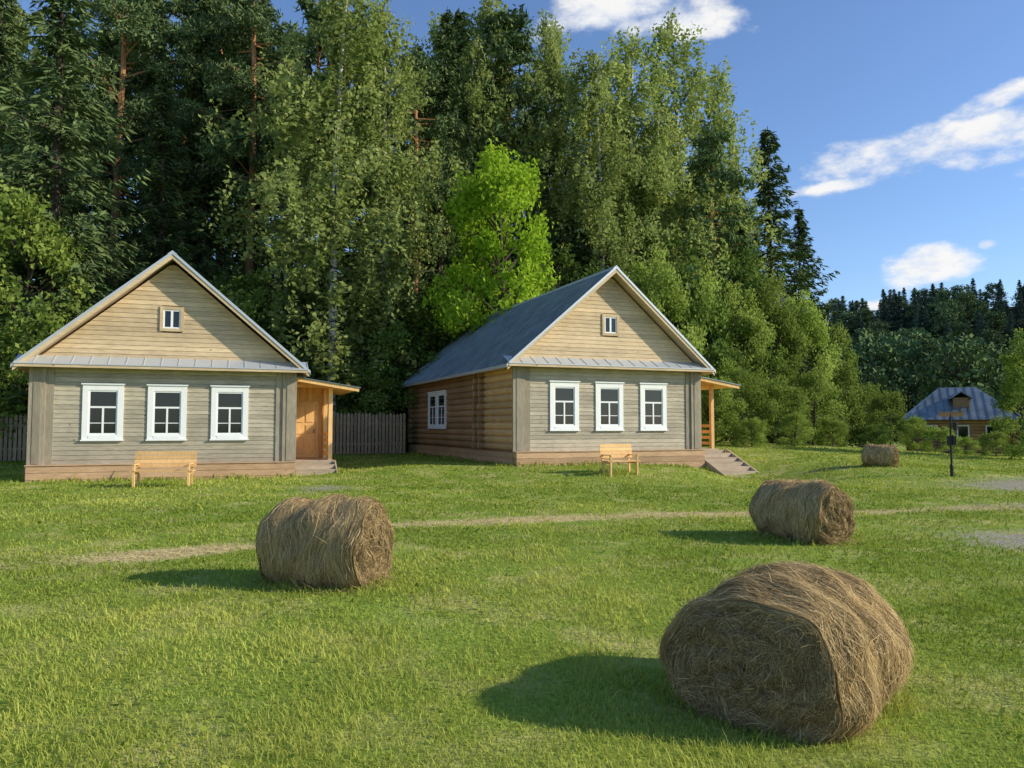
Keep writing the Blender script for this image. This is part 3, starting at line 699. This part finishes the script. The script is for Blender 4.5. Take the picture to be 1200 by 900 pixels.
    d=unit(r.normal(size=(m,3))*np.array([1,1,.25]))*r.uniform(.08,.25,m)[:,None]
    P=P0[:,None]+d[:,None]*v[...,None]; Nr=np.zeros_like(P);Nr[...,2]=1; parts.append(strip(P,Nr,np.full(m,.0018*wm),.4+.6*r.random(m)))
    o=build('hay_straw',parts,[L_hay]); o.parent=E
def fc(px,d): return (px-600)/F*d
ax=np.array([.62,.78]); c=np.array([fc(874,4.5),4.5])+ax*.6
bale(c[0],c[1],ax,1.2,.585,.44,46000,1,-.07,1.)
bale(fc(385,8.45),8.45,(.96,-.29),1.12,.47,.475,19000,2,-.03,1.4)
bale(fc(937,11.8),11.8,(.5,-.87),1.18,.46,.45,11000,3,0,1.8)
bale(fc(1030,27.8),27.8,(.8,-.6),1.0,.42,.40,3500,4,0,3.5)

# ------------------------------------------------------------ light, world
EL=math.radians(25.5); AZ=math.radians(97)
D=Vector((math.sin(AZ)*math.cos(EL),math.cos(AZ)*math.cos(EL),math.sin(EL)))
sl=bpy.data.lights.new('sun','SUN'); sl.energy=5; sl.angle=math.radians(.5); sl.color=(1,.91,.73)
so=bpy.data.objects.new('sun',sl); scene.collection.objects.link(so); so.rotation_euler=(-D).to_track_quat('-Z','Y').to_euler(); so.location=(30,-10,30)
w=bpy.data.worlds.new('World'); scene.world=w; w.use_nodes=True; nt=w.node_tree; nt.nodes.clear()
out=N(nt,'ShaderNodeOutputWorld'); bg=N(nt,'ShaderNodeBackground'); bg.inputs[1].default_value=.14
sk=N(nt,'ShaderNodeTexSky',sky_type='NISHITA'); sk.sun_disc=False; sk.sun_elevation=EL; sk.sun_rotation=AZ; sk.air_density=1.; sk.dust_density=.3; sk.ozone_density=1.8
nt.links.new(mixc(nt,sk.outputs[0],(.97,1.11,1.35),1.,'MULTIPLY'),bg.inputs[0])
tc=N(nt,'ShaderNodeTexCoord'); sp=N(nt,'ShaderNodeSeparateXYZ'); nt.links.new(tc.outputs['Generated'],sp.inputs[0])
az=mth(nt,'ARCTAN2',sp.outputs[0],sp.outputs[1]); el=mth(nt,'ARCSINE',sp.outputs[2])
cb=N(nt,'ShaderNodeCombineXYZ'); nt.links.new(az,cb.inputs[0]); nt.links.new(el,cb.inputs[1])
best=None
for (cx,cy,rx,ry,tl) in [(1070,172,155,30,.12),(1165,150,125,32,.12),(1185,108,80,14,.2),(1095,308,62,24,.0),(1028,359,26,8,0),(1165,283,15,8,0),(990,212,70,9,.05),(730,2,120,30,.0),(800,12,100,18,-.1),(1330,190,120,30,0)]:
    u=(cx-600)/F; v=(HZ-cy)/F; a0=math.atan(u); e0=math.atan(v/math.sqrt(1+u*u)); ra=rx/F/(1+u*u); re=ry/F/math.sqrt(1+u*u)
    mp=N(nt,'ShaderNodeMapping',vector_type='TEXTURE'); mp.inputs['Location'].default_value=(a0,e0,0); mp.inputs['Rotation'].default_value=(0,0,math.atan(tl)); mp.inputs['Scale'].default_value=(ra,re,1)
    nt.links.new(cb.outputs[0],mp.inputs[0]); vm=N(nt,'ShaderNodeVectorMath',operation='LENGTH'); nt.links.new(mp.outputs[0],vm.inputs[0]); q=vm.outputs['Value']
    best=q if best is None else mth(nt,'MINIMUM',best,q)
base=mth(nt,'SUBTRACT',1.,mth(nt,'MINIMUM',mth(nt,'MULTIPLY',best,best),2.5))
cn=noise(nt,12,6,vec=tc.outputs['Generated'],stretch=(1,1,2.0),rough=.6)
dn=mth(nt,'ADD',base,mth(nt,'MULTIPLY_ADD',cn,4.6,-2.25))
mr=N(nt,'ShaderNodeMapRange',interpolation_type='SMOOTHSTEP'); mr.inputs[1].default_value=-.1; mr.inputs[2].default_value=1.2; nt.links.new(dn,mr.inputs[0])
bc=N(nt,'ShaderNodeBackground'); bc.inputs[1].default_value=.97
nt.links.new(ramp(nt,cn,[(.38,(.74,.81,.94)),(.58,(1,.99,.97))]),bc.inputs[0])
mx=N(nt,'ShaderNodeMixShader'); nt.links.new(mth(nt,'MULTIPLY',mr.outputs[0],.96),mx.inputs[0]); nt.links.new(bg.outputs[0],mx.inputs[1]); nt.links.new(bc.outputs[0],mx.inputs[2]); nt.links.new(mx.outputs[0],out.inputs[0])

cam=bpy.data.cameras.new('camera'); co=bpy.data.objects.new('camera',cam); scene.collection.objects.link(co); scene.camera=co
cam.sensor_width=36; cam.lens=27; cam.clip_end=5000; cam.clip_start=.05
co.location=(0,0,EYE); co.rotation_euler=(math.radians(90+3.18),0,0)
scene.view_settings.view_transform='Standard'; scene.view_settings.look='None'; scene.view_settings.exposure=0
